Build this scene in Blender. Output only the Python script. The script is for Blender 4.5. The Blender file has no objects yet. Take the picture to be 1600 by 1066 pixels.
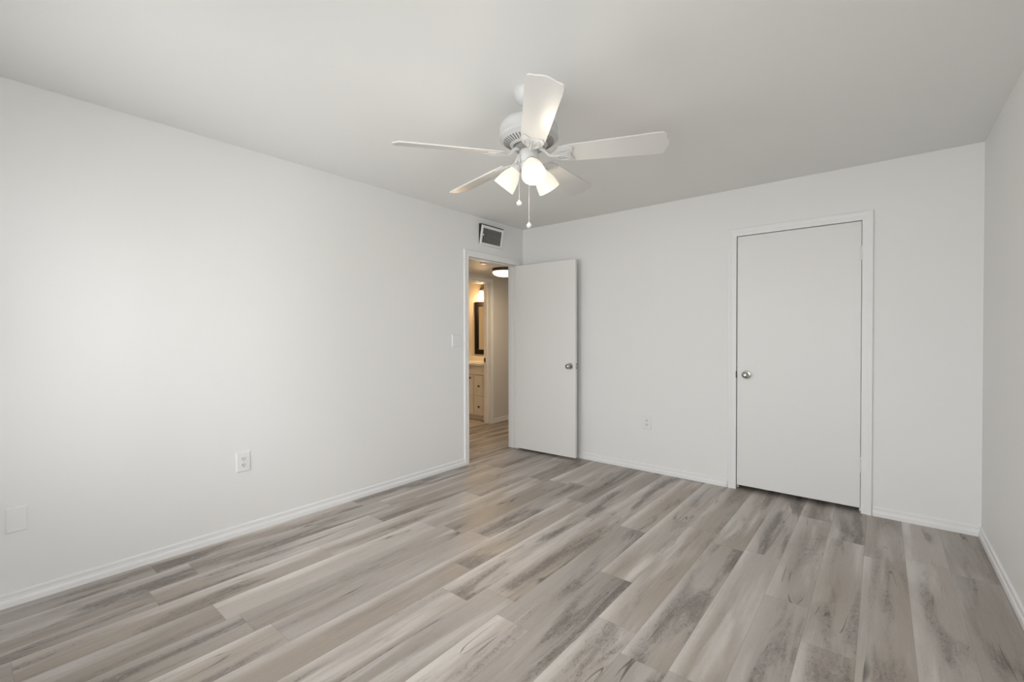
import bpy, bmesh, math, random
from mathutils import Vector, Matrix
random.seed(4)
PI = math.pi
S = bpy.context.scene
COL = S.collection

# ------------------------------------------------------------------ camera
W = 3.603            # room width (left wall x=0, right wall x=W)
H = 2.44             # ceiling height
YR = -4.48           # rear wall
cam_d = bpy.data.cameras.new('camera')
cam = bpy.data.objects.new('camera', cam_d)
COL.objects.link(cam)
yaw, pitch, roll, fpx = -0.68765, -0.01086, -0.00179, 702.21
fw = Vector((math.sin(yaw)*math.cos(pitch), math.cos(yaw)*math.cos(pitch), math.sin(pitch)))
rt = Vector((math.cos(yaw), -math.sin(yaw), 0))
up = rt.cross(fw)
r2 = rt*math.cos(roll) + up*math.sin(roll)
u2 = up*math.cos(roll) - rt*math.sin(roll)
m = Matrix((r2, u2, -fw)).transposed().to_4x4()
m.translation = Vector((3.1163, -3.9903, 1.2493))
cam.matrix_world = m
cam_d.sensor_width = 36.0
cam_d.lens = fpx/1600*36.0
cam_d.clip_start = 0.02
S.camera = cam

# ------------------------------------------------------------------ colour management
S.view_settings.view_transform = 'Standard'
S.view_settings.look = 'None'
S.view_settings.gamma = 1.0
S.view_settings.use_curve_mapping = False
S.view_settings.exposure = 0.0

# ------------------------------------------------------------------ world and daylight
wd = bpy.data.worlds.new('sky'); S.world = wd
wd.use_nodes = True
nt = wd.node_tree
bg = nt.nodes['Background']
# bright overcast sky above the horizon, darker ground below it
wtc = nt.nodes.new('ShaderNodeTexCoord'); wsx = nt.nodes.new('ShaderNodeSeparateXYZ'); wmr = nt.nodes.new('ShaderNodeMapRange'); wmx = nt.nodes.new('ShaderNodeMix'); wmx.data_type = 'RGBA'
nt.links.new(wtc.outputs['Generated'], wsx.inputs[0]); nt.links.new(wsx.outputs['Z'], wmr.inputs['Value'])
wmr.inputs['From Min'].default_value = -0.12; wmr.inputs['From Max'].default_value = 0.10
nt.links.new(wmr.outputs['Result'], wmx.inputs['Factor'])
wmx.inputs['A'].default_value = (0.82, 0.82, 0.81, 1); wmx.inputs['B'].default_value = (0.975, 0.985, 1.0, 1)
nt.links.new(wmx.outputs['Result'], bg.inputs['Color'])
bg.inputs['Strength'].default_value = 8.7

def portal(name, loc, rot, sx, sy):
    l = bpy.data.lights.new(name, 'AREA'); l.shape = 'RECTANGLE'; l.size = sx; l.size_y = sy
    l.cycles.is_portal = True
    o = bpy.data.objects.new(name, l); COL.objects.link(o)
    o.location = loc; o.rotation_euler = rot
    return o
# window openings: (start, end, sill, head)
WIN_R = (-3.98, -2.98, 0.36, 1.84)      # in the right wall, along y
WIN_B = ((0.36, 1.66, 0.60, 2.06), (2.20, 3.46, 0.66, 2.06))        # pair in the rear wall, along x
portal('daylight_right', (W+0.06, (WIN_R[0]+WIN_R[1])/2, (WIN_R[2]+WIN_R[3])/2), (0, PI/2, 0), WIN_R[3]-WIN_R[2], WIN_R[1]-WIN_R[0])
for wb in WIN_B:
    portal('daylight_rear', ((wb[0]+wb[1])/2, YR-0.06, (wb[2]+wb[3])/2), (PI/2, 0, 0), wb[1]-wb[0], wb[3]-wb[2])

FAN_W, HALL_W, BATH_W = 1.2, 7.0, 13.0   # lamp powers

# ------------------------------------------------------------------ materials
def new_mat(name):
    mt = bpy.data.materials.new(name); mt.use_nodes = True
    return mt, mt.node_tree, mt.node_tree.nodes['Principled BSDF']

def N(nt, typ, **kw):
    n = nt.nodes.new(typ)
    for k, v in kw.items():
        setattr(n, k, v)
    return n

def MATH(nt, op, a, b=None, c=None, clamp=False):
    n = nt.nodes.new('ShaderNodeMath'); n.operation = op; n.use_clamp = clamp
    for i, v in enumerate((a, b, c)):
        if v is None: continue
        if isinstance(v, (int, float)): n.inputs[i].default_value = v
        else: nt.links.new(v, n.inputs[i])
    return n.outputs[0]

def paint(name, rgb, rough=0.55, bump=0.0, scale=90, spec=0.35):
    mt, t, b = new_mat(name)
    tc = N(t, 'ShaderNodeTexCoord')
    nz = N(t, 'ShaderNodeTexNoise'); nz.inputs['Scale'].default_value = 1.3; nz.inputs['Detail'].default_value = 3
    t.links.new(tc.outputs['Object'], nz.inputs['Vector'])
    mx = N(t, 'ShaderNodeMix', data_type='RGBA')
    mx.inputs['A'].default_value = (*[c*0.985 for c in rgb], 1)
    mx.inputs['B'].default_value = (*rgb, 1)
    t.links.new(nz.outputs['Fac'], mx.inputs['Factor'])
    t.links.new(mx.outputs['Result'], b.inputs['Base Color'])
    b.inputs['Roughness'].default_value = rough
    b.inputs['Specular IOR Level'].default_value = spec
    if bump:
        n2 = N(t, 'ShaderNodeTexNoise'); n2.inputs['Scale'].default_value = scale; n2.inputs['Detail'].default_value = 4
        t.links.new(tc.outputs['Object'], n2.inputs['Vector'])
        bp = N(t, 'ShaderNodeBump'); bp.inputs['Strength'].default_value = bump; bp.inputs['Distance'].default_value = 0.002
        t.links.new(n2.outputs['Fac'], bp.inputs['Height'])
        t.links.new(bp.outputs['Normal'], b.inputs['Normal'])
    return mt

def metal(name, rgb, rough):
    mt, t, b = new_mat(name)
    b.inputs['Base Color'].default_value = (*rgb, 1); b.inputs['Metallic'].default_value = 1.0
    tc = N(t, 'ShaderNodeTexCoord'); nz = N(t, 'ShaderNodeTexNoise'); nz.inputs['Scale'].default_value = 40
    t.links.new(tc.outputs['Object'], nz.inputs['Vector'])
    mr = N(t, 'ShaderNodeMapRange'); mr.inputs['To Min'].default_value = rough*0.8; mr.inputs['To Max'].default_value = rough*1.2
    t.links.new(nz.outputs['Fac'], mr.inputs['Value']); t.links.new(mr.outputs['Result'], b.inputs['Roughness'])
    return mt

def glow(name, rgb, strength, base=(0.9, 0.88, 0.84), trans=0.0):
    mt, t, b = new_mat(name)
    b.inputs['Base Color'].default_value = (*base, 1); b.inputs['Roughness'].default_value = 0.35
    lw = N(t, 'ShaderNodeLayerWeight'); lw.inputs['Blend'].default_value = 0.3
    nz = N(t, 'ShaderNodeTexNoise'); nz.inputs['Scale'].default_value = 20
    b.inputs['Emission Color'].default_value = (*rgb, 1)
    mr = N(t, 'ShaderNodeMapRange'); mr.inputs['To Min'].default_value = strength*0.95; mr.inputs['To Max'].default_value = strength*1.05
    t.links.new(nz.outputs['Fac'], mr.inputs['Value']); t.links.new(mr.outputs['Result'], b.inputs['Emission Strength'])
    return mt

def plank_floor(name, warm=1.0):
    mt, t, b = new_mat(name)
    L = t.links.new
    geo = N(t, 'ShaderNodeNewGeometry')
    sp = N(t, 'ShaderNodeSeparateXYZ'); L(geo.outputs['Position'], sp.inputs[0])
    X, Y = sp.outputs['X'], sp.outputs['Y']
    PW, PL = 0.1795, 1.22
    u = MATH(t, 'DIVIDE', MATH(t, 'SUBTRACT', X, 3.227 - 40*PW), PW)
    row = MATH(t, 'FLOOR', u)
    fu = MATH(t, 'SUBTRACT', u, row)
    wn = N(t, 'ShaderNodeTexWhiteNoise', noise_dimensions='1D'); L(row, wn.inputs['W'])
    v = MATH(t, 'ADD', MATH(t, 'DIVIDE', MATH(t, 'ADD', Y, 20.0), PL), wn.outputs['Value'])
    colm = MATH(t, 'FLOOR', v)
    fv = MATH(t, 'SUBTRACT', v, colm)
    pid = MATH(t, 'ADD', MATH(t, 'MULTIPLY', row, 17.31), MATH(t, 'MULTIPLY', colm, 5.77))
    wn2 = N(t, 'ShaderNodeTexWhiteNoise', noise_dimensions='1D'); L(pid, wn2.inputs['W'])
    rnd = wn2.outputs['Value']
    wn3 = N(t, 'ShaderNodeTexWhiteNoise', noise_dimensions='1D'); L(MATH(t, 'ADD', pid, 3.3), wn3.inputs['W'])
    rnd2 = wn3.outputs['Value']
    def noise(sx, sy, detail, rough, off, dist=0.0, scale=1.0):
        cb = N(t, 'ShaderNodeCombineXYZ')
        L(MATH(t, 'MULTIPLY', X, sx), cb.inputs['X']); L(MATH(t, 'MULTIPLY', Y, sy), cb.inputs['Y'])
        L(MATH(t, 'ADD', MATH(t, 'MULTIPLY', rnd, 91.0), off), cb.inputs['Z'])
        n = N(t, 'ShaderNodeTexNoise'); n.inputs['Scale'].default_value = scale
        n.inputs['Detail'].default_value = detail; n.inputs['Roughness'].default_value = rough
        n.inputs['Distortion'].default_value = dist
        L(cb.outputs[0], n.inputs['Vector'])
        return n.outputs['Fac']
    def rng(val, a, c, d=0.0, e=1.0, smooth=True):
        n = N(t, 'ShaderNodeMapRange', interpolation_type='SMOOTHSTEP' if smooth else 'LINEAR')
        n.inputs['From Min'].default_value = a; n.inputs['From Max'].default_value = c
        n.inputs['To Min'].default_value = d; n.inputs['To Max'].default_value = e
        L(val, n.inputs['Value']); return n.outputs['Result']
    def mix(fac, a, c):
        n = N(t, 'ShaderNodeMix', data_type='RGBA')
        if isinstance(fac, (int, float)): n.inputs['Factor'].default_value = fac
        else: L(fac, n.inputs['Factor'])
        for k, q in (('A', a), ('B', c)):
            if isinstance(q, tuple): n.inputs[k].default_value = (*q, 1)
            else: L(q, n.inputs[k])
        return n.outputs['Result']
    streak = noise(9, 0.9, 3, 0.5, 0.0, 0.3)         # broad light/dark bands along the board
    smoke = noise(9.5, 1.35, 4, 0.55, 11.0, 0.5)        # smoky patches
    grain = noise(70, 3.0, 5, 0.65, 23.0, 0.8)       # fine grain
    hatch = noise(90, 38, 3, 0.7, 31.0, 1.2)         # rough-sawn flecks
    tone = noise(2.0, 0.7, 1, 0.5, 47.0)
    cA, cB, cC = (0.325, 0.290, 0.260), (0.255, 0.213, 0.172), (0.475, 0.445, 0.415)
    base = mix(rng(tone, 0.35, 0.65), cA, cB)
    base = mix(MATH(t, 'MULTIPLY', rng(streak, 0.50, 0.72), 0.75), base, cC)
    # soft pale band that follows one long edge of most boards
    edge = MATH(t, 'MULTIPLY', rng(fu, 0.0, 0.42, 1.0, 0.0), rng(rnd2, 0.15, 0.6, 0.15, 0.75))
    base = mix(MATH(t, 'MULTIPLY', edge, rng(noise(6, 1.5, 3, 0.5, 5.0), 0.3, 0.65, 0.25, 1.0)), base, cC)
    dk = MATH(t, 'MULTIPLY', rng(smoke, 0.46, 0.66), MATH(t, 'MULTIPLY', rng(fu, 0.1, 0.45, 0.25, 1.0), rng(rnd, 0.0, 0.7, 0.30, 1.0)))
    base = mix(MATH(t, 'MULTIPLY', dk, 0.88), base, (0.132, 0.110, 0.097))
    fl = MATH(t, 'MULTIPLY', rng(hatch, 0.52, 0.64), rng(dk, 0.05, 0.5, 0.08, 0.60))
    base = mix(fl, base, (0.085, 0.074, 0.070))
    fl2 = MATH(t, 'MULTIPLY', rng(hatch, 0.30, 0.40, 1.0, 0.0), rng(dk, 0.05, 0.5, 0.05, 0.4))
    base = mix(fl2, base, cC)
    base = mix(MATH(t, 'MULTIPLY', rng(grain, 0.52, 0.75), 0.30), base, (0.16, 0.135, 0.118))
    base = mix(MATH(t, 'MULTIPLY', rng(grain, 0.25, 0.45, 1.0, 0.0), 0.22), base, (0.50, 0.47, 0.44))
    # drying cracks: short dark lines
    ck = noise(11, 0.8, 2, 0.4, 61.0, 0.35)
    ckl = MATH(t, 'ABSOLUTE', MATH(t, 'SUBTRACT', ck, 0.5))
    ckm = MATH(t, 'MULTIPLY', rng(ckl, 0.0, 0.011, 1.0, 0.0), rng(noise(7, 2.8, 1, 0.5, 71.0), 0.58, 0.68))
    base = mix(MATH(t, 'MULTIPLY', ckm, 0.8), base, (0.05, 0.042, 0.038))
    # per board brightness
    br = N(t, 'ShaderNodeHueSaturation'); L(base, br.inputs['Color'])
    L(rng(rnd2, 0, 1, 1.18, 1.54, False), br.inputs['Value'])
    br.inputs['Saturation'].default_value = 0.86
    base = br.outputs['Color']
    # seams
    dx = MATH(t, 'MULTIPLY', MATH(t, 'MINIMUM', fu, MATH(t, 'SUBTRACT', 1.0, fu)), PW)
    dy = MATH(t, 'MULTIPLY', MATH(t, 'MINIMUM', fv, MATH(t, 'SUBTRACT', 1.0, fv)), PL)
    sd = MATH(t, 'MINIMUM', dx, dy)
    seam = rng(sd, 0.0004, 0.0016, 1.0, 0.0)
    base = mix(MATH(t, 'MULTIPLY', seam, 0.30), base, (0.10, 0.086, 0.076))
    L(base, b.inputs['Base Color'])
    L(rng(smoke, 0.3, 0.7, 0.36, 0.48), b.inputs['Roughness'])
    b.inputs['Specular IOR Level'].default_value = 0.45
    hgt = MATH(t, 'SUBTRACT', MATH(t, 'MULTIPLY', hatch, 0.35), MATH(t, 'MULTIPLY', seam, 1.0))
    bp = N(t, 'ShaderNodeBump'); bp.inputs['Strength'].default_value = 0.25; bp.inputs['Distance'].default_value = 0.0012
    L(hgt, bp.inputs['Height']); L(bp.outputs['Normal'], b.inputs['Normal'])
    return mt

def tile_floor(name):
    mt, t, b = new_mat(name)
    geo = N(t, 'ShaderNodeNewGeometry')
    br = N(t, 'ShaderNodeTexBrick'); br.offset = 0.0; br.inputs['Scale'].default_value = 1.0
    br.inputs['Brick Width'].default_value = 0.33; br.inputs['Row Height'].default_value = 0.33
    br.inputs['Mortar Size'].default_value = 0.004
    br.inputs['Color1'].default_value = (0.62, 0.56, 0.46, 1); br.inputs['Color2'].default_value = (0.58, 0.52, 0.43, 1)
    br.inputs['Mortar'].default_value = (0.40, 0.36, 0.30, 1)
    t.links.new(geo.outputs['Position'], br.inputs['Vector']); t.links.new(br.outputs['Color'], b.inputs['Base Color'])
    b.inputs['Roughness'].default_value = 0.35
    return mt

M = {}
M['wall'] = paint('wall_paint', (0.845, 0.842, 0.828), 0.6, 0.06, 120, 0.3)
M['ceiling'] = paint('ceiling_paint', (0.86, 0.86, 0.845), 0.8, 0.12, 70, 0.2)
M['trim'] = paint('trim_gloss', (0.86, 0.86, 0.855), 0.42, 0.0, 90, 0.35)
M['door'] = paint('door_paint', (0.82, 0.815, 0.80), 0.42, 0.03, 60, 0.4)
M['plastic'] = paint('white_plastic', (0.84, 0.84, 0.835), 0.35, 0, 90, 0.45)
M['plastic2'] = paint('white_plastic_insert', (0.80, 0.80, 0.79), 0.3, 0, 90, 0.45)
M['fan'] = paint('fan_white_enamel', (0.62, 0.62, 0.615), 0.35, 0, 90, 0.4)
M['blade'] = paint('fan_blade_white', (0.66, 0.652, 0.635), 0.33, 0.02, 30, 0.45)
M['dark'] = paint('gap_shadow_black', (0.03, 0.028, 0.026), 0.7)
M['ventdark'] = paint('vent_recess', (0.10, 0.097, 0.09), 0.8)
M['fin'] = paint('vent_fin_grey', (0.40, 0.395, 0.37), 0.5)
M['fanslot'] = paint('fan_vent_shadow', (0.20, 0.19, 0.17), 0.7)
M['slot'] = paint('outlet_slot', (0.025, 0.024, 0.022), 0.6)
M['flywheel'] = metal('flywheel_zinc', (0.45, 0.45, 0.44), 0.45)
M['nickel'] = metal('satin_nickel', (0.46, 0.445, 0.42), 0.2)
M['bronze'] = paint('oil_rubbed_bronze', (0.055, 0.038, 0.026), 0.38, 0, 90, 0.6)
M['knobdark'] = paint('dark_bronze_knob', (0.10, 0.07, 0.045), 0.35, 0, 90, 0.6)
M['mirrorframe'] = paint('black_mirror_frame', (0.010, 0.008, 0.007), 0.55, 0, 90, 0.15)
M['mirror'] = metal('mirror_glass', (0.88, 0.88, 0.87), 0.02)
M['cabinet'] = paint('cabinet_cream', (0.80, 0.76, 0.68), 0.4, 0, 90, 0.4)
M['counter'] = paint('cultured_marble', (0.84, 0.80, 0.74), 0.2, 0, 90, 0.5)
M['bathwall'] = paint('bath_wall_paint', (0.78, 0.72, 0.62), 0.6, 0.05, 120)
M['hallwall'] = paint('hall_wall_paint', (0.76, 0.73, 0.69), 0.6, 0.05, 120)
M['floor'] = plank_floor('vinyl_plank')
M['tile'] = tile_floor('bath_tile')
M['strip'] = paint('threshold_vinyl', (0.42, 0.37, 0.32), 0.4)
M['shade'] = glow('lit_frosted_glass', (1.0, 0.92, 0.74), 0.72, (0.40, 0.39, 0.36))
M['bulb'] = glow('lit_bulb', (1.0, 0.96, 0.90), 3.0)
M['dome'] = glow('lit_dome_glass', (1.0, 0.86, 0.64), 1.4)
M['bshade'] = glow('lit_bell_glass', (1.0, 0.86, 0.62), 1.5)
M['ext'] = paint('window_vinyl', (0.85, 0.85, 0.85), 0.4)
gm, gt, gb = new_mat('window_glass')
tr = N(gt, 'ShaderNodeBsdfTransparent'); gl = N(gt, 'ShaderNodeBsdfGlossy'); gl.inputs['Roughness'].default_value = 0.02
lwt = N(gt, 'ShaderNodeFresnel'); lwt.inputs['IOR'].default_value = 1.45
ms = N(gt, 'ShaderNodeMixShader')
gt.links.new(lwt.outputs[0], ms.inputs[0]); gt.links.new(tr.outputs[0], ms.inputs[1]); gt.links.new(gl.outputs[0], ms.inputs[2])
gt.links.new(ms.outputs[0], gt.nodes['Material Output'].inputs['Surface'])
M['glass'] = gm

# ------------------------------------------------------------------ builders
def link(name, bm, mat, parent=None, smooth=False, loc=None):
    me = bpy.data.meshes.new(name)
    bmesh.ops.recalc_face_normals(bm, faces=bm.faces)
    bm.to_mesh(me); bm.free()
    me.materials.append(mat)
    if smooth:
        for p in me.polygons: p.use_smooth = True
        try: me.set_sharp_from_angle(angle=math.radians(38))
        except Exception: pass
    o = bpy.data.objects.new(name, me); COL.objects.link(o)
    if parent: o.parent = parent
    if loc: o.location = loc
    return o

def box(bm, x0, x1, y0, y1, z0, z1, bev=0.0, seg=2):
    r = bmesh.ops.create_cube(bm, size=1.0, matrix=Matrix.Translation(((x0+x1)/2, (y0+y1)/2, (z0+z1)/2)) @ Matrix.Diagonal((abs(x1-x0), abs(y1-y0), abs(z1-z0), 1)))
    if bev:
        es = list({e for v in r['verts'] for e in v.link_edges})
        bmesh.ops.bevel(bm, geom=es, offset=bev, segments=seg, affect='EDGES', profile=0.5)

def lathe(bm, prof, seg=48, mtx=None, cap=True):
    mtx = mtx or Matrix.Identity(4)
    rings = []
    for r, z in prof:
        if r < 1e-5:
            rings.append([bm.verts.new(mtx @ Vector((0, 0, z)))])
        else:
            rings.append([bm.verts.new(mtx @ Vector((r*math.cos(2*PI*k/seg), r*math.sin(2*PI*k/seg), z))) for k in range(seg)])
    for a, c in zip(rings, rings[1:]):
        for k in range(seg):
            k2 = (k+1) % seg
            if len(a) == 1 and len(c) == 1: continue
            if len(a) == 1: bm.faces.new((a[0], c[k], c[k2]))
            elif len(c) == 1: bm.faces.new((a[k], a[k2], c[0]))
            else: bm.faces.new((a[k], a[k2], c[k2], c[k]))
    if cap:
        for rg in (rings[0], rings[-1]):
            if len(rg) > 2: bm.faces.new(rg)

def tube(bm, pts, rad, seg=10, cap=True):
    pts = [Vector(p) for p in pts]
    rads = rad if isinstance(rad, (list, tuple)) else [rad]*len(pts)
    rings = []; pn = None
    for i, p in enumerate(pts):
        d = (pts[min(i+1, len(pts)-1)] - pts[max(i-1, 0)]).normalized()
        if pn is None:
            pn = d.orthogonal().normalized()
        pn = (pn - d*pn.dot(d)).normalized()
        q = d.cross(pn)
        rings.append([bm.verts.new(p + (pn*math.cos(2*PI*k/seg) + q*math.sin(2*PI*k/seg))*rads[i]) for k in range(seg)])
    for a, c in zip(rings, rings[1:]):
        for k in range(seg):
            bm.faces.new((a[k], a[(k+1) % seg], c[(k+1) % seg], c[k]))
    if cap:
        bm.faces.new(rings[0]); bm.faces.new(rings[-1])

def prism(bm, poly, z0, z1, mtx=None, bev=0.0):
    """polygon (list of xy) extruded between z0 and z1"""
    mtx = mtx or Matrix.Identity(4)
    a = [bm.verts.new(mtx @ Vector((x, y, z0))) for x, y in poly]
    c = [bm.verts.new(mtx @ Vector((x, y, z1))) for x, y in poly]
    fs = [bm.faces.new(a), bm.faces.new(c)]
    n = len(poly)
    for k in range(n):
        bm.faces.new((a[k], a[(k+1) % n], c[(k+1) % n], c[k]))
    if bev:
        es = list({e for f in fs for e in f.edges})
        bmesh.ops.bevel(bm, geom=es, offset=bev, segments=2, affect='EDGES', profile=0.5)

def run(bm, prof, p0, p1, inward):
    """profile (depth, height) swept straight from p0 to p1 (floor points); depth goes along inward"""
    p0, p1, n = Vector(p0), Vector(p1), Vector(inward)
    a = [bm.verts.new(p0 + n*d + Vector((0, 0, z))) for d, z in prof]
    c = [bm.verts.new(p1 + n*d + Vector((0, 0, z))) for d, z in prof]
    bm.faces.new(a); bm.faces.new(c)
    k = len(prof)
    for i in range(k):
        bm.faces.new((a[i], a[(i+1) % k], c[(i+1) % k], c[i]))

def tag(o, label, cat, group=None, kind=None):
    o['label'] = label; o['category'] = cat
    if group: o['group'] = group
    if kind: o['kind'] = kind
    return o

def empty(name, loc, rot=(0, 0, 0)):
    o = bpy.data.objects.new(name, None); COL.objects.link(o)
    o.location = loc; o.rotation_euler = rot; o.empty_display_size = 0.1
    return o

def struct(name, bm, mat, label, cat, smooth=False):
    return tag(link(name, bm, mat, None, smooth), label, cat, None, 'structure')

def B(*boxes, bev=0.0):
    bm = bmesh.new()
    for b_ in boxes: box(bm, *b_, bev=bev)
    return bm

# ------------------------------------------------------------------ room shell
T = 0.12
DY0, DY1, DZ = -0.87, -0.105, 2.03       # bedroom doorway in the left wall
CX0, CX1, CZ = 2.206, 3.011, 2.055       # closet doorway in the back wall
HX = -1.18                               # far wall of the hall
HC = 2.10                                # dropped hall ceiling
BY0, BY1, BZ = 0.04, 0.75, 2.00          # bathroom doorway in the hall wall

struct('floor', B((-T, W+T, YR-T, 0.82, -0.06, 0.0)), M['floor'], 'grey-brown wood-look vinyl plank floor of the bedroom', 'floor')
struct('floor_hall', B((HX-0.06, -T, -1.8, 2.0, -0.06, 0.0)), M['floor'], 'brownish plank floor of the hall beyond the open doorway', 'floor')
struct('floor_bath', B((-3.0, HX-0.06, -0.8, 1.5, -0.06, 0.0)), M['tile'], 'beige tile floor of the bathroom beyond the hall', 'floor')
struct('ceiling', B((-T, W+T, YR-T, 0.82, H, H+0.1)), M['ceiling'], 'plain white bedroom ceiling that the fan hangs from', 'ceiling')
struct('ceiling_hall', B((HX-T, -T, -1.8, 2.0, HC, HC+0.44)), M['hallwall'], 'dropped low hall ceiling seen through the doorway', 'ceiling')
struct('ceiling_bath', B((-3.0, HX-T, -0.8, 1.5, 2.3, 2.4)), M['bathwall'], 'bathroom ceiling above the vanity light', 'ceiling')
j = 0.02
struct('wall_left', B((-T, 0, YR-T, DY0-j, 0, H), (-T, 0, DY1+j, 2.0, 0, H), (-T, 0, DY0-j, DY1+j, DZ+j, H)), M['wall'],
       'long white wall on the left with the doorway to the hall', 'wall')
struct('wall_back', B((0, CX0-j, 0, T, 0, H), (CX1+j, W, 0, T, 0, H), (CX0-j, CX1+j, 0, T, CZ+j, H)), M['wall'],
       'white end wall holding the closet door', 'wall')
a0, a1, s0, s1 = WIN_R
struct('wall_right', B((W, W+T, YR-T, a0, 0, H), (W, W+T, a1, 0.82, 0, H), (W, W+T, a0, a1, 0, s0), (W, W+T, a0, a1, s1, H)), M['wall'],
       'greyish white wall at the right edge of the picture', 'wall')
(c0, c1, t0, t1), (c2, c3, _, _) = WIN_B
struct('wall_rear', B((0, c0, YR-T, YR, 0, H), (c1, c2, YR-T, YR, 0, H), (c3, W, YR-T, YR, 0, H), (c0, c1, YR-T, YR, 0, t0), (c0, c1, YR-T, YR, t1, H), (c2, c3, YR-T, YR, 0, t0), (c2, c3, YR-T, YR, t1, H)), M['wall'],
       'white wall with two windows behind the camera', 'wall')
struct('wall_closet', B((1.8, W, 0.72, 0.82, 0, H), (1.8, 1.9, T, 0.72, 0, H)), M['wall'], 'inner walls of the closet behind its shut door', 'wall')
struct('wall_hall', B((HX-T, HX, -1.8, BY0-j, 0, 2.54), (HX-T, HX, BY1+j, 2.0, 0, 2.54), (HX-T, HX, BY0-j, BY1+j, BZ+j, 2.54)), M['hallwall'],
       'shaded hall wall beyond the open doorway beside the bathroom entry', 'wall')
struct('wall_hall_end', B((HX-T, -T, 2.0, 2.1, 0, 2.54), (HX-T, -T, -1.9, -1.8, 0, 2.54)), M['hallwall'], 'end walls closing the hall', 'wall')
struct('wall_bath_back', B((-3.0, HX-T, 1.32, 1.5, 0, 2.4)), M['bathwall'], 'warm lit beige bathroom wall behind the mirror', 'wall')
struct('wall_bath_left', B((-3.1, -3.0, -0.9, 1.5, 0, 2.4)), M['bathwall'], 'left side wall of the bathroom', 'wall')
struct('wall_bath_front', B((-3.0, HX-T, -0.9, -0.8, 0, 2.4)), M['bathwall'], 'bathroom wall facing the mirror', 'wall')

# baseboards: shoe, cove and cap
BP = [(0, 0), (0.014, 0), (0.0145, 0.024), (0.0125, 0.031), (0.0085, 0.036), (0.008, 0.048), (0.0095, 0.053), (0.009, 0.060), (0.005, 0.065), (0, 0.066)]
bm = bmesh.new(); run(bm, BP, (0, YR, 0), (0, DY0-0.06, 0), (1, 0, 0))
struct('baseboard_left', bm, M['trim'], 'white moulded baseboard along the foot of the left wall', 'baseboard')
bm = bmesh.new()
run(bm, BP, (0.015, 0, 0), (CX0-0.065, 0, 0), (0, -1, 0)); run(bm, BP, (CX1+0.065, 0, 0), (W, 0, 0), (0, -1, 0))
struct('baseboard_back', bm, M['trim'], 'white moulded baseboard at the foot of the end wall, either side of the closet', 'baseboard')
bm = bmesh.new(); run(bm, BP, (W, YR, 0), (W, 0, 0), (-1, 0, 0))
struct('baseboard_right', bm, M['trim'], 'white moulded baseboard along the right-hand wall', 'baseboard')
bm = bmesh.new(); run(bm, BP, (0, YR, 0), (W, YR, 0), (0, 1, 0))
struct('baseboard_rear', bm, M['trim'], 'white baseboard on the wall behind the camera', 'baseboard')
bm = bmesh.new(); run(bm, BP, (HX, BY1+0.065, 0), (HX, 2.0, 0), (1, 0, 0))
struct('baseboard_hall', bm, M['trim'], 'short white baseboard on the hall wall beyond the doorway', 'baseboard')

# ------------------------------------------------------------------ door casings and jambs
CP = [(0, 0), (0.009, 0), (0.011, 0.006), (0.0105, 0.030), (0.0135, 0.040), (0.016, 0.048), (0.016, 0.056), (0.012, 0.060), (0, 0.060)]   # (depth, distance from the opening)

def casing(bm, along, org, out, a0, a1, top, wd=0.06, wr=None):
    """U-shaped mitred casing; along = unit vector of the wall, org = wall origin, out = room normal"""
    al, ot, og = Vector(along), Vector(out), Vector(org)
    k = wd/0.06
    rows = []
    for d, w in CP:
        w *= k
        v = w*(wr/wd) if wr else w
        pts = [(a0-w, 0), (a0-w, top+w), (a1+v, top+w), (a1+v, 0)]
        rows.append([bm.verts.new(og + al*a + ot*d + Vector((0, 0, z))) for a, z in pts])
    n = len(rows)
    for i in range(n):
        r, q = rows[i], rows[(i+1) % n]
        for s in range(3):
            bm.faces.new((r[s], r[s+1], q[s+1], q[s]))
    bm.faces.new([r[0] for r in rows]); bm.faces.new([r[3] for r in rows])

# bedroom doorway
bm = bmesh.new(); casing(bm, (0, 1, 0), (0, 0, 0), (1, 0, 0), DY0, DY1, DZ, 0.06, 0.02)
casing(bm, (0, 1, 0), (-T, 0, 0), (-1, 0, 0), DY0, DY1, DZ)
box(bm, -T-0.002, 0.002, DY0-j, DY0, 0, DZ+j); box(bm, -T-0.002, 0.002, DY1, DY1+j, 0, DZ+j); box(bm, -T-0.002, 0.002, DY0-j, DY1+j, DZ, DZ+j)
# door stops
box(bm, -0.075, -0.04, DY0, DY0+0.010, 0, DZ, 0.002); box(bm, -0.075, -0.04, DY1-0.010, DY1, 0, DZ, 0.002); box(bm, -0.075, -0.04, DY0, DY1, DZ-0.010, DZ, 0.002)
struct('trim_1', bm, M['trim'], 'white casing and jamb around the doorway to the hall', 'door frame')
# closet doorway
bm = bmesh.new(); casing(bm, (1, 0, 0), (0, 0, 0), (0, -1, 0), CX0, CX1, CZ, 0.062)
box(bm, CX0-j, CX0, -0.002, T, 0, CZ+j); box(bm, CX1, CX1+j, -0.002, T, 0, CZ+j); box(bm, CX0-j, CX1+j, -0.002, T, CZ, CZ+j)
box(bm, CX0, CX0+0.01, 0.042, 0.075, 0, CZ, 0.002); box(bm, CX1-0.01, CX1, 0.042, 0.075, 0, CZ, 0.002); box(bm, CX0, CX1, 0.042, 0.075, CZ-0.01, CZ, 0.002)
struct('trim_2', bm, M['trim'], 'white casing and jamb around the closet door', 'door frame')
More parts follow.
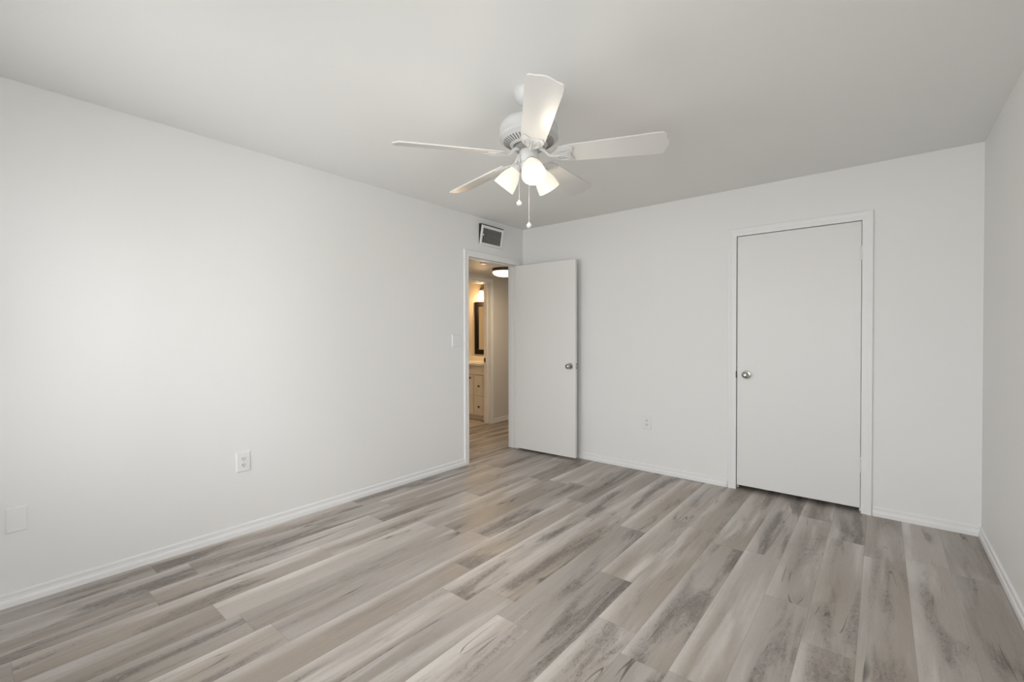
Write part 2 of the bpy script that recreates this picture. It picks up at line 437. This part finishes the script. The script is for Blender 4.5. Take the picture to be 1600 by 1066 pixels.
# bathroom doorway
bm = bmesh.new(); casing(bm, (0, 1, 0), (HX, 0, 0), (1, 0, 0), BY0, BY1, BZ)
box(bm, HX-T-0.002, HX+0.002, BY0-j, BY0, 0, BZ+j); box(bm, HX-T-0.002, HX+0.002, BY1, BY1+j, 0, BZ+j); box(bm, HX-T-0.002, HX+0.002, BY0-j, BY1+j, BZ, BZ+j)
box(bm, HX-0.08, HX-0.045, BY1-0.010, BY1, 0, BZ, 0.002); box(bm, HX-0.08, HX-0.045, BY0, BY1, BZ-0.010, BZ, 0.002)
t3 = struct('trim_3', bm, M['trim'], 'casing around the bathroom entry beyond the hall', 'door frame')
bm = bmesh.new(); box(bm, HX-T+0.002, HX-T+0.030, BY1-0.003, BY1+0.001, 0.875, 0.935, 0.001)
sp_ = link('strike_plate', bm, M['bronze'], t3); sp_['label'] = 'dark bronze strike plate on the jamb'
bm = bmesh.new(); box(bm, -0.062, -0.018, DY0, DY1, 0.0, 0.004, 0.0015)
struct('trim_4', bm, M['strip'], 'pale flat threshold strip across the floor of the hall doorway', 'threshold')

# ------------------------------------------------------------------ doors
def knob_set(bm, mtx, r=0.026):
    """rose, neck and round knob along local +z"""
    lathe(bm, [(0, 0), (0.033, 0), (0.033, 0.004), (0.029, 0.009), (0.014, 0.012), (0.0115, 0.020), (0.0125, 0.028), (0.020, 0.034),
               (r, 0.042), (r+0.0005, 0.050), (r-0.004, 0.058), (r-0.012, 0.0625), (0.007, 0.064), (0.0065, 0.062), (0, 0.062)], 32, mtx, cap=False)

def hinge_bm(x, y, z, hh=0.1):
    bm = bmesh.new()
    for k in range(5):
        tube(bm, [(x, y, z-hh/2+hh*k/5+0.0008), (x, y, z-hh/2+hh*(k+1)/5-0.0008)], 0.0062, 12)
    tube(bm, [(x, y, z+hh/2), (x, y, z+hh/2+0.006)], [0.0068, 0.003], 12)
    tube(bm, [(x, y, z-hh/2-0.006), (x, y, z-hh/2)], [0.003, 0.0068], 12)
    return bm

# door 1: bedroom door, hinged at the corner side of the doorway and swung into the room against the end wall
d1 = empty('door_1', (0.012, DY1-0.002, 0.0), (0, 0, math.radians(2.3)))
tag(d1, 'open flush white bedroom door swung back against the end wall', 'door', None, 'structure')
LW = 0.745
bm = B((0.0, LW, -0.045, -0.010, 0.024, 2.018), bev=0.002)
link('door_leaf', bm, M['door'], d1)
bm = bmesh.new(); knob_set(bm, Matrix.Translation((LW-0.062, -0.045, 0.945)) @ Matrix.Rotation(PI/2, 4, 'X'))
link('door_knob', bm, M['nickel'], d1, True)['label'] = 'round satin nickel knob'
bm = bmesh.new(); knob_set(bm, Matrix.Translation((LW-0.062, -0.010, 0.945)) @ Matrix.Rotation(-PI/2, 4, 'X') @ Matrix.Diagonal((1, 1, 0.85, 1)))
link('door_knob', bm, M['nickel'], d1, True)
bm = B((LW-0.001, LW+0.0015, -0.040, -0.015, 0.918, 0.974)); box(bm, LW, LW+0.010, -0.034, -0.021, 0.938, 0.954, 0.002)
link('latch_plate', bm, M['nickel'], d1)
for z in (1.83, 1.02, 0.22):
    link('hinge', hinge_bm(-0.006, -0.004, z), M['door'], d1, True)

# door 2: closet door
d2 = empty('door_2', (CX1-0.003, 0.0, 0.0))
tag(d2, 'closed flush white closet door in the end wall', 'door', None, 'structure')
cw = CX1-CX0-0.0075
bm = B((-cw, 0.0, 0.002, 0.037, 0.034, CZ-0.004), bev=0.0015)
link('door_leaf', bm, M['door'], d2)
bm = bmesh.new(); knob_set(bm, Matrix.Translation((-cw+0.070, 0.002, 0.935)) @ Matrix.Rotation(PI/2, 4, 'X'))
link('door_knob', bm, M['nickel'], d2, True)['label'] = 'round satin nickel knob'
bm = B((-cw-0.009, -cw-0.0015, -0.010, 0.004, 0.908, 0.962), bev=0.0012)
link('strike_plate', bm, M['bronze'], d2)['label'] = 'dark strike plate lip at the frame edge'
for z in (1.828, 0.338):
    link('hinge', hinge_bm(0.0005, -0.0075, z), M['door'], d2, True)

# ------------------------------------------------------------------ windows that light the room (out of frame)
def window(name, label, org, al, out, a0, a1, z0, z1):
    """frame, centre rail and glass in the wall opening"""
    og, av, ov = Vector(org), Vector(al), Vector(out)
    r = empty(name, og + av*((a0+a1)/2) + Vector((0, 0, z0))); tag(r, label, 'window', None, 'structure')
    def bx(bm, p0, p1, d0, d1, q0, q1):
        P = [av*p + ov*d for p in (p0, p1) for d in (d0, d1)]
        xs = [p.x for p in P]; ys = [p.y for p in P]
        box(bm, min(xs), max(xs), min(ys), max(ys), q0, q1)
    w, h, f = (a1-a0)/2, z1-z0, 0.045
    bm = bmesh.new()
    bx(bm, -w, -w+f, 0.03, 0.09, 0, h); bx(bm, w-f, w, 0.03, 0.09, 0, h); bx(bm, -w, w, 0.03, 0.09, 0, f); bx(bm, -w, w, 0.03, 0.09, h-f, h)
    bx(bm, -0.02, 0.02, 0.035, 0.085, f, h-f)
    link('window_frame', bm, M['ext'], r)
    for sgn in (-1, 1):
        bm = bmesh.new(); bx(bm, min(sgn*0.02, sgn*(w-f)), max(sgn*0.02, sgn*(w-f)), 0.058, 0.062, f, h-f)
        link('window_pane', bm, M['glass'], r)
    bm = bmesh.new(); bx(bm, -w-0.03, w+0.03, -0.03, 0.03, -0.02, 0.0)
    link('window_sill', bm, M['trim'], r)
window('window_1', 'wide two-pane window in the right-hand wall beside the camera', (W, 0, 0), (0, 1, 0), (1, 0, 0), *WIN_R)
window('window_2', 'two-pane window behind the camera nearer the left wall', (0, YR, 0), (1, 0, 0), (0, -1, 0), *WIN_B[0])
window('window_3', 'two-pane window behind the camera nearer the right wall', (0, YR, 0), (1, 0, 0), (0, -1, 0), *WIN_B[1])

# ------------------------------------------------------------------ ceiling fan
FX, FY = 1.783, -2.236
fan = empty('ceiling_fan', (FX, FY, H))
tag(fan, 'white five-blade ceiling fan with three lit glass shades and two pull chains', 'ceiling fan')
Z = lambda z: z - H
bm = bmesh.new()
lathe(bm, [(0, 0), (0.070, 0), (0.0715, -0.004), (0.0715, -0.014), (0.069, -0.018), (0.066, -0.030), (0.058, -0.045), (0.044, -0.058), (0.028, -0.066), (0.024, -0.069), (0.020, -0.069), (0, -0.069)], 48, cap=False)
link('canopy', bm, M['fan'], fan, True)
bm = bmesh.new(); lathe(bm, [(0, -0.066), (0.0125, -0.066), (0.0125, Z(2.302)), (0, Z(2.302))], 24, cap=False)
lathe(bm, [(0, Z(2.335)), (0.018, Z(2.335)), (0.022, Z(2.325)), (0.022, Z(2.298)), (0, Z(2.298))], 24, cap=False)
link('downrod', bm, M['fan'], fan, True)
bm = bmesh.new()
lathe(bm, [(0, Z(2.306)), (0.05, Z(2.306)), (0.095, Z(2.300)), (0.124, Z(2.288)), (0.138, Z(2.270)), (0.1415, Z(2.250)), (0.1415, Z(2.222)), (0.1445, Z(2.218)), (0.1445, Z(2.210)), (0.1405, Z(2.205)),
           (0.134, Z(2.203)), (0.128, Z(2.197)), (0.088, Z(2.178)), (0.080, Z(2.172)), (0.076, Z(2.172)), (0.076, Z(2.180)), (0, Z(2.180))], 64, cap=False)
mh = link('motor_housing', bm, M['fan'], fan, True)
bm = bmesh.new()
for k in range(44):
    a = 2*PI*k/44
    mt_ = Matrix.Rotation(a, 4, 'Z') @ Matrix.Translation((0.108, 0, Z(2.1868))) @ Matrix.Rotation(-math.atan2(0.019, 0.040), 4, 'Y')
    v = bmesh.ops.create_cube(bm, size=1.0, matrix=mt_ @ Matrix.Diagonal((0.034, 0.0052, 0.002, 1)))
link('vent_slots', bm, M['fanslot'], mh)['label'] = 'ring of dark radial cooling slots'
bm = bmesh.new(); lathe(bm, [(0, Z(2.179)), (0.072, Z(2.179)), (0.072, Z(2.160)), (0.060, Z(2.152)), (0, Z(2.152))], 40, cap=False)
link('flywheel', bm, M['flywheel'], fan, True)

zb = 2.121
PH0 = math.radians(-47.4)
tipdz = [0.018, 0.0, 0.002, -0.012, -0.030]
half = [(0.148, 0.050), (0.20, 0.0565), (0.30, 0.0610), (0.45, 0.0665), (0.575, 0.0715), (0.612, 0.0720), (0.624, 0.0700), (0.632, 0.0640), (0.635, 0.0560), (0.6345, 0.0460), (0.637, 0.036), (0.6445, 0.024), (0.649, 0.011), (0.650, 0.0)]
outline = [(0.145, -0.030), (0.145, 0.030), (0.146, 0.042)] + half + [(u_, -v_) for u_, v_ in half[-2::-1]] + [(0.146, -0.042)]
ironh = [(0.104, 0.0085), (0.118, 0.011), (0.128, 0.022), (0.140, 0.036), (0.156, 0.047), (0.174, 0.0525), (0.196, 0.054), (0.212, 0.050), (0.2205, 0.042), (0.219, 0.032), (0.211, 0.020), (0.205, 0.009), (0.2035, 0.0)]
iron = ironh + [(u_, -v_) for u_, v_ in ironh[-2::-1]]
PITCH = math.radians(16)
for k in range(5):
    az = PH0 + k*2*PI/5
    Mk = Matrix.Rotation(az, 4, 'Z')
    droop = math.atan2(tipdz[k], 0.5)
    Mb = Mk @ Matrix.Translation((0.13, 0, Z(zb))) @ Matrix.Rotation(-droop, 4, 'Y') @ Matrix.Translation((-0.13, 0, 0)) @ Matrix.Rotation(-PITCH, 4, 'X')
    bm = bmesh.new(); prism(bm, outline, 0.0, 0.006, Mb, 0.0012)
    bl = link('blade', bm, M['blade'], fan)
    bm = bmesh.new(); prism(bm, iron, -0.0065, -0.0005, Mb, 0.0018)
    # raised tulip ribs under the medallion
    for sg in (-1, 1):
        pts = []
        for i in range(15):
            t_ = i/14*2*PI
            uu, vv = 0.172 + 0.028*math.cos(t_), sg*(0.026 + 0.013*math.sin(t_)) - sg*0.010*(1-math.cos(t_))*0.3
            pts.append(Mb @ Vector((uu, vv, -0.0075)))
        tube(bm, pts, 0.0028, 8, cap=False)
    tube(bm, [Mb @ Vector((u_, 0, -0.008)) for u_ in (0.115, 0.14, 0.17, 0.195)], [0.003, 0.0045, 0.004, 0.002], 8)
    # curved arm from the flywheel out to the medallion
    arm = [Mk @ Vector((0.052, 0, Z(2.158))), Mk @ Vector((0.068, 0, Z(2.154))), Mk @ Vector((0.082, 0, Z(2.142))), Mk @ Vector((0.095, 0, Z(2.126))), Mb @ Vector((0.110, 0, -0.004)), Mb @ Vector((0.128, 0, -0.004))]
    tube(bm, arm, [0.010, 0.0105, 0.0095, 0.009, 0.009, 0.007], 10)
    for u_, v_ in ((0.150, 0.0), (0.186, 0.038), (0.186, -0.038)):
        lathe(bm, [(0, -0.0095), (0.0035, -0.0088), (0.0042, -0.0065)], 10, Mb @ Matrix.Translation((u_, v_, 0)), cap=False)
    link('blade_iron', bm, M['fan'], bl, True)

bm = bmesh.new()
lathe(bm, [(0, Z(2.152)), (0.044, Z(2.152)), (0.0465, Z(2.148)), (0.0465, Z(2.098)), (0.044, Z(2.092)), (0, Z(2.092))], 40, cap=False)
link('switch_housing', bm, M['fan'], fan, True)
bm = bmesh.new()
lathe(bm, [(0, Z(2.093)), (0.040, Z(2.093)), (0.042, Z(2.085)), (0.038, Z(2.066)), (0.026, Z(2.050)), (0.014, Z(2.043)), (0.010, Z(2.036)), (0.012, Z(2.028)), (0.006, Z(2.020)), (0, Z(2.018))], 32, cap=False)
LAZ = [math.radians(a) for a in (-43, 77, 197)]
TILT = math.radians(40)
shade_m = []
for a in LAZ:
    ax = Vector((math.cos(a)*math.sin(TILT), math.sin(a)*math.sin(TILT), -math.cos(TILT)))
    neck = Vector((math.cos(a)*0.062, math.sin(a)*0.062, Z(2.078)))
    tube(bm, [Vector((math.cos(a)*0.030, math.sin(a)*0.030, Z(2.074))), Vector((math.cos(a)*0.046, math.sin(a)*0.046, Z(2.080))), neck - ax*0.006], 0.0085, 12)
    q = Vector((0, 0, 1)).rotation_difference(ax).to_matrix().to_4x4()
    lathe(bm, [(0, -0.016), (0.018, -0.014), (0.025, -0.004), (0.0265, 0.010), (0.0225, 0.010), (0.02, 0.0), (0, 0.0)], 28, Matrix.Translation(neck) @ q, cap=False)
    shade_m.append((a, ax, Matrix.Translation(neck) @ q))
link('light_kit', bm, M['fan'], fan, True)
for a, ax, mx_ in shade_m:
    bm = bmesh.new()
    prof = [(0.0225, 0.002), (0.026, 0.010), (0.034, 0.026), (0.043, 0.046), (0.0495, 0.068), (0.054, 0.092), (0.0565, 0.114)]
    inn = [(r_-0.003, z_) for r_, z_ in reversed(prof)]
    lathe(bm, prof + inn + [prof[0]], 40, mx_, cap=False)
    sh = link('lamp_shade', bm, M['shade'], fan, True)
    bm = bmesh.new()
    lathe(bm, [(0.0, 0.002), (0.012, 0.002), (0.013, 0.022), (0.017, 0.034), (0.025, 0.050), (0.029, 0.064), (0.0285, 0.076), (0.023, 0.088), (0.012, 0.095), (0, 0.097)], 28, mx_, cap=False)
    link('bulb', bm, M['bulb'], sh, True)
    ld = bpy.data.lights.new('fan_lamp', 'POINT'); ld.energy = FAN_W; ld.color = (1.0, 0.88, 0.70); ld.shadow_soft_size = 0.035
    lo = bpy.data.objects.new('fan_lamp', ld); COL.objects.link(lo); lo.parent = fan
    lo.location = mx_ @ Vector((0, 0, 0.135))

# pull chains: beads on a cord with a round white pull
fr = Vector((math.cos(yaw), -math.sin(yaw), 0))
for (off, zt, zball) in ((-0.050, 2.118, 1.890), (0.001, 2.020, 1.790)):
    p = fr*off + (Vector((0.02, -0.02, 0)) if off < -0.01 else Vector((0, 0, 0)))
    bm = bmesh.new()
    tube(bm, [(p.x, p.y, Z(zt)), (p.x, p.y, Z(zball+0.012))], 0.0009, 6)
    nb = int((zt-zball)/0.0075)
    for i in range(nb):
        bmesh.ops.create_icosphere(bm, subdivisions=1, radius=0.0017, matrix=Matrix.Translation((p.x, p.y, Z(zt)-i*(zt-zball-0.012)/nb)))
    lathe(bm, [(0, 0.012), (0.0035, 0.010), (0.0045, 0), (0.0035, -0.010), (0, -0.012)], 12, Matrix.Translation((p.x, p.y, Z(zt-0.02))), cap=False)
    if off < -0.01:
        tube(bm, [(p.x*0.8, p.y*0.8, Z(2.122)), (p.x, p.y, Z(2.118))], 0.004, 8)
    pc = link('pull_chain', bm, M['fan'], fan, True)
    bm = bmesh.new()
    lathe(bm, [(0, 0.0165), (0.004, 0.015), (0.0055, 0.011), (0.0095, 0.0075), (0.0125, 0.002), (0.0128, -0.003), (0.0105, -0.009), (0.006, -0.0125), (0, -0.0135)], 24, Matrix.Translation((p.x, p.y, Z(zball))), cap=False)
    link('pull_knob', bm, M['fan'], pc, True)

# ------------------------------------------------------------------ wall fittings (local +x is the wall normal, +y along the wall)
def plate_bm(w, h, d=0.006):
    bm = bmesh.new()
    a = [(-w/2, -h/2), (w/2, -h/2), (w/2, h/2), (-w/2, h/2)]
    ins = 0.005
    b_ = [(-w/2+ins, -h/2+ins), (w/2-ins, -h/2+ins), (w/2-ins, h/2-ins), (-w/2+ins, h/2-ins)]
    r0 = [bm.verts.new((0, y, z)) for y, z in a]; r1 = [bm.verts.new((d*0.45, y, z)) for y, z in a]; r2_ = [bm.verts.new((d, y, z)) for y, z in b_]
    for p, q in ((r0, r1), (r1, r2_)):
        for k in range(4): bm.faces.new((p[k], p[(k+1) % 4], q[(k+1) % 4], q[k]))
    bm.faces.new(r0); bm.faces.new(r2_)
    return bm

def screw_bm(x, y, z):
    bm = bmesh.new()
    lathe(bm, [(0.0032, 0), (0.003, 0.0008), (0, 0.0012)], 14, Matrix.Translation((x, y, z)) @ Matrix.Rotation(PI/2, 4, 'Y'), cap=False)
    return bm

def outlet(loc, rotz, label):
    r = empty('wall_outlet', loc, (0, 0, rotz)); tag(r, label, 'outlet')
    link('cover_plate', plate_bm(0.082, 0.124, 0.007), M['plastic'], r)
    link('screw', screw_bm(0.007, 0, 0), M['plastic2'], r, True)
    for s in (-1, 1):
        zc = s*0.0195
        bm = bmesh.new()
        pts = [(0.0172*math.cos(2*PI*k/28), max(-0.0135, min(0.0135, 0.0172*math.sin(2*PI*k/28)))) for k in range(28)]
        prism(bm, pts, 0.0, 0.0022, Matrix.Translation((0.0065, 0, zc)) @ Matrix(((0, 0, 1, 0), (1, 0, 0, 0), (0, 1, 0, 0), (0, 0, 0, 1))))
        rc = link('receptacle', bm, M['plastic2'], r)
        bm = bmesh.new()
        box(bm, 0.008, 0.0090, -0.0082, -0.0054, zc-0.0005, zc+0.0085); box(bm, 0.008, 0.0090, 0.0054, 0.0082, zc+0.0005, zc+0.0080)
        lathe(bm, [(0, 0), (0.0030, 0), (0.0030, 0.0008), (0, 0.0008)], 12, Matrix.Translation((0.0082, 0, zc-0.0068)) @ Matrix.Rotation(PI/2, 4, 'Y'), cap=False)
        link('slots', bm, M['slot'], rc)
    return r
outlet((0, -2.880, 0.457), 0, 'white duplex outlet low on the left wall')
outlet((1.452, 0, 0.450), -PI/2, 'white duplex outlet low on the end wall between the two doors')

bp_ = empty('wall_plate', (0, -3.845, 0.398)); tag(bp_, 'blank white cover plate low on the left wall at the left edge', 'wall plate')
link('cover_plate', plate_bm(0.072, 0.116, 0.007), M['plastic'], bp_)
for s in (-1, 1): link('screw', screw_bm(0.007, 0, s*0.03), M['plastic'], bp_, True)

sw = empty('light_switch', (0, -1.029, 1.207)); tag(sw, 'white two-gang light switch on the left wall beside the doorway', 'light switch')
link('cover_plate', plate_bm(0.116, 0.116, 0.007), M['plastic'], sw)
for y in (-0.023, 0.023):
    bm = bmesh.new(); box(bm, 0.006, 0.0078, y-0.0055, y+0.0055, -0.012, 0.012, 0.0006)
    prism(bm, [(0.006, -0.007), (0.018, -0.010), (0.019, -0.006), (0.006, 0.006)], -0.0038, 0.0038, Matrix.Translation((0, y, 0)) @ Matrix(((1, 0, 0, 0), (0, 0, 1, 0), (0, 1, 0, 0), (0, 0, 0, 1))))
    link('toggle', bm, M['plastic2'], sw)
    for s in (-1, 1): link('screw', screw_bm(0.007, y, s*0.030), M['plastic2'], sw, True)

# supply register above the doorway, its top edge pulled away from the wall
vt = empty('air_vent', (0.004, -0.545, 2.168), (0, math.radians(10.0), 0)); tag(vt, 'white louvred air vent on the left wall above the hall doorway', 'vent')
w_, h_, f_ = 0.170, 0.198, 0.027
bm = bmesh.new()
def ring(x, i): return [bm.verts.new((x, y, z)) for y, z in ((-w_+i, i), (w_-i, i), (w_-i, h_-i), (-w_+i, h_-i))]
R_ = [ring(0, 0), ring(0.004, 0), ring(0.009, 0.006), ring(0.009, f_-0.004), ring(0.004, f_), ring(-0.012, f_), ring(-0.012, f_-0.003), ring(0, f_-0.003)]
for p, q in zip(R_, R_[1:] + R_[:1]):
    for k in range(4): bm.faces.new((p[k], p[(k+1) % 4], q[(k+1) % 4], q[k]))
link('frame', bm, M['plastic'], vt)
bm = bmesh.new(); prism(bm, [(-0.0005, -w_+0.006), (-0.0005, w_-0.006), (-0.040, w_-0.006), (-0.040, -w_+0.001), (-0.004, -w_+0.001)], 0.012, h_+0.010, bev=0)  # near-black filler standing in for the shadow left of and above the frame
link('gap_shadow', bm, M['dark'], vt)['label'] = 'dark filler imitating the shadow behind and above the frame'
bm = bmesh.new()
n_ = 14
for k in range(n_):
    y = -w_+f_ + (k+0.5)*(2*(w_-f_))/n_
    mt_ = Matrix.Translation((-0.002, y, h_/2)) @ Matrix.Rotation(math.radians(28), 4, 'Z')
    bmesh.ops.create_cube(bm, size=1.0, matrix=mt_ @ Matrix.Diagonal((0.011, 0.0012, h_-2*f_, 1)))
link('louvers', bm, M['fin'], vt)['label'] = 'grey upright louvre blades'
bm = B((-0.012, -0.010, -w_+f_, w_-f_, f_, h_-f_)); link('damper', bm, M['ventdark'], vt)['label'] = 'dark duct damper behind the louvres'
bm = bmesh.new(); box(bm, 0.002, 0.014, -w_+f_+0.004, -w_+f_+0.010, h_*0.48, h_*0.56, 0.001); link('damper_lever', bm, M['plastic'], vt)

# ------------------------------------------------------------------ hall
hl = empty('ceiling_light', (-0.56, 0.335, HC)); tag(hl, 'round flush ceiling light with dark bronze rim glowing in the hall', 'ceiling light')
bm = bmesh.new(); lathe(bm, [(0, 0), (0.150, 0), (0.152, -0.006), (0.150, -0.030), (0.142, -0.040), (0, -0.040)], 48, cap=False)
link('rim', bm, M['bronze'], hl, True)
bm = bmesh.new(); lathe(bm, [(0.143, -0.034), (0.150, -0.046), (0.147, -0.060), (0.128, -0.078), (0.095, -0.093), (0.05, -0.101), (0, -0.103)], 48, cap=False)
link('glass_dome', bm, M['dome'], hl, True)
ld = bpy.data.lights.new('hall_lamp', 'AREA'); ld.shape = 'DISK'; ld.size = 0.24; ld.energy = HALL_W; ld.color = (1.0, 0.80, 0.56)
lo = bpy.data.objects.new('hall_lamp', ld); COL.objects.link(lo); lo.parent = hl; lo.location = (0, 0, -0.115)

sd_ = empty('smoke_detector', (-0.36, -0.24, HC)); tag(sd_, 'small white smoke detector on the hall ceiling just past the doorway', 'smoke detector')
bm = bmesh.new(); lathe(bm, [(0, 0), (0.058, 0), (0.058, -0.010), (0, -0.010)], 36, cap=False); link('base', bm, M['plastic'], sd_, True)
bm = bmesh.new(); lathe(bm, [(0, -0.010), (0.054, -0.010), (0.053, -0.020), (0.044, -0.030), (0.02, -0.034), (0, -0.034)], 36, cap=False); link('cover', bm, M['plastic2'], sd_, True)

# ------------------------------------------------------------------ bathroom
VX0, VX1, VF, VB = -2.22, -1.305, 0.80, 1.318
vc = empty('vanity_cabinet', ((VX0+VX1)/2, VF, 0)); tag(vc, 'cream bathroom vanity cabinet with dark knobs below the mirror', 'cabinet')
ox, oy = (VX0+VX1)/2, VF
def vb(x0, x1, y0, y1, z0, z1, bev=0.0):
    bm = bmesh.new(); box(bm, x0-ox, x1-ox, y0-oy, y1-oy, z0, z1, bev); return bm
bm = vb(VX0, VX1, VF+0.018, VB, 0.085, 0.812); link('body', bm, M['cabinet'], vc)
bm = vb(VX0, VX1, VF+0.075, VB, 0.0, 0.085); link('toe_kick', bm, M['cabinet'], vc)
def kn(x, z):
    bm = bmesh.new()
    lathe(bm, [(0, 0), (0.008, 0), (0.007, 0.010), (0.0155, 0.018), (0.0155, 0.026), (0.008, 0.030), (0, 0.031)], 20, Matrix.Translation((x-ox, -0.002, z)) @ Matrix.Rotation(PI/2, 4, 'X'), cap=False)
    return bm
def panel(name, x0, x1, z0, z1, knob=None, raised=0.0):
    bm = vb(x0, x1, VF, VF+0.018, z0, z1, 0.004)
    if raised: box(bm, x0-ox+raised, x1-ox-raised, -0.004, 0.004, z0+raised, z1-raised, 0.003)
    d = link(name, bm, M['cabinet'], vc)
    if knob: link('knob', kn(*knob), M['knobdark'], d, True)['label'] = 'small round dark knob'
panel('drawer_front', -1.556, -1.314, 0.372, 0.668, (-1.438, 0.515))
panel('drawer_front', -1.556, -1.314, 0.088, 0.362, (-1.438, 0.212))
panel('false_drawer_front', VX0+0.01, -1.314, 0.682, 0.805)
panel('cabinet_door', -1.890, -1.572, 0.088, 0.668, (-1.612, 0.630), 0.05)
panel('cabinet_door', VX0+0.01, -1.898, 0.088, 0.668, (-2.15, 0.630), 0.05)

ct = empty('vanity_countertop', (ox, oy, 0.812)); tag(ct, 'cream marble vanity top with backsplash on the bathroom cabinet', 'countertop')
bm = bmesh.new(); box(bm, VX0-0.01-ox, VX1-ox, -0.025, VB-oy, 0.0, 0.038, 0.005); link('top', bm, M['counter'], ct)
bm = bmesh.new(); box(bm, VX0-ox, VX1-ox, VB-oy-0.02, VB-oy, 0.038, 0.12, 0.004); link('backsplash', bm, M['counter'], ct)
bm = bmesh.new(); lathe(bm, [(0.215, 0.038), (0.222, 0.044), (0.212, 0.047), (0.19, 0.042), (0.17, 0.0405), (0, 0.0395)], 40, Matrix.Translation((-0.05, 0.26, 0)) @ Matrix.Diagonal((1, 0.75, 1, 1)), cap=False); link('basin_rim', bm, M['counter'], ct, True)

fc = empty('faucet', (-1.50, 1.20, 0.850)); tag(fc, 'small metal faucet on the vanity top under the mirror', 'faucet')
bm = bmesh.new(); box(bm, -0.08, 0.08, -0.025, 0.025, 0.0, 0.012, 0.004); tube(bm, [(0, 0, 0.01), (0, -0.005, 0.06), (0, -0.05, 0.085), (0, -0.11, 0.07)], [0.016, 0.014, 0.011, 0.010], 14); link('spout', bm, M['nickel'], fc, True)
for s in (-1, 1):
    bm = bmesh.new(); tube(bm, [(s*0.055, 0, 0.012), (s*0.055, 0, 0.045)], [0.014, 0.010], 14); tube(bm, [(s*0.055, 0, 0.045), (s*0.085, -0.02, 0.055)], 0.005, 8); link('handle', bm, M['nickel'], fc, True)

MX0, MX1, MZ0, MZ1 = -2.015, -1.40, 0.955, 1.805
mr_ = empty('wall_mirror', ((MX0+MX1)/2, 1.32, MZ0)); tag(mr_, 'black framed mirror on the bathroom wall above the vanity', 'mirror')
mw, mh_ = (MX1-MX0)/2, MZ1-MZ0; f_ = 0.078
bm = bmesh.new()
for (x0, x1, z0, z1) in ((-mw, mw, 0, f_), (-mw, mw, mh_-f_, mh_), (-mw, -mw+f_, f_, mh_-f_), (mw-f_, mw, f_, mh_-f_)): box(bm, x0, x1, -0.028, 0, z0, z1, 0.004)
link('frame', bm, M['mirrorframe'], mr_)
bm = B((-mw+f_, mw-f_, -0.014, -0.008, f_, mh_-f_)); link('mirror_glass', bm, M['mirror'], mr_)

vl = empty('vanity_light', (-1.59, 1.32, 2.04)); tag(vl, 'bronze vanity light with glowing bell shade above the mirror', 'wall light')
bm = B((-0.26, 0.20, -0.022, 0.0, -0.035, 0.035), bev=0.008); link('backplate', bm, M['bronze'], vl)
for sx in (-0.19, 0.13):
    bm = bmesh.new()
    tube(bm, [(sx+0.05, -0.02, 0.0), (sx+0.045, -0.06, 0.022), (sx+0.02, -0.10, 0.028), (sx, -0.115, 0.012), (sx, -0.115, -0.02)], 0.0075, 12)
    link('arm', bm, M['bronze'], vl, True)
    bm = bmesh.new(); lathe(bm, [(0, 0.0), (0.012, -0.002), (0.016, -0.02), (0.030, -0.038), (0.031, -0.050), (0, -0.050)], 28, Matrix.Translation((sx, -0.115, -0.015)), cap=False)
    link('socket_cap', bm, M['bronze'], vl, True)
    bm = bmesh.new()
    pr = [(0.022, -0.058), (0.032, -0.07), (0.041, -0.092), (0.047, -0.12), (0.053, -0.15), (0.058, -0.168), (0.055, -0.168), (0.044, -0.12), (0.029, -0.072), (0.020, -0.06)]
    lathe(bm, pr, 36, Matrix.Translation((sx, -0.115, -0.015)), cap=False)
    link('bell_shade', bm, M['bshade'], vl, True)
    ld = bpy.data.lights.new('vanity_lamp', 'POINT'); ld.energy = BATH_W; ld.color = (1.0, 0.66, 0.34); ld.shadow_soft_size = 0.04
    lo = bpy.data.objects.new('vanity_lamp', ld); COL.objects.link(lo); lo.parent = vl; lo.location = (sx, -0.14, -0.22)
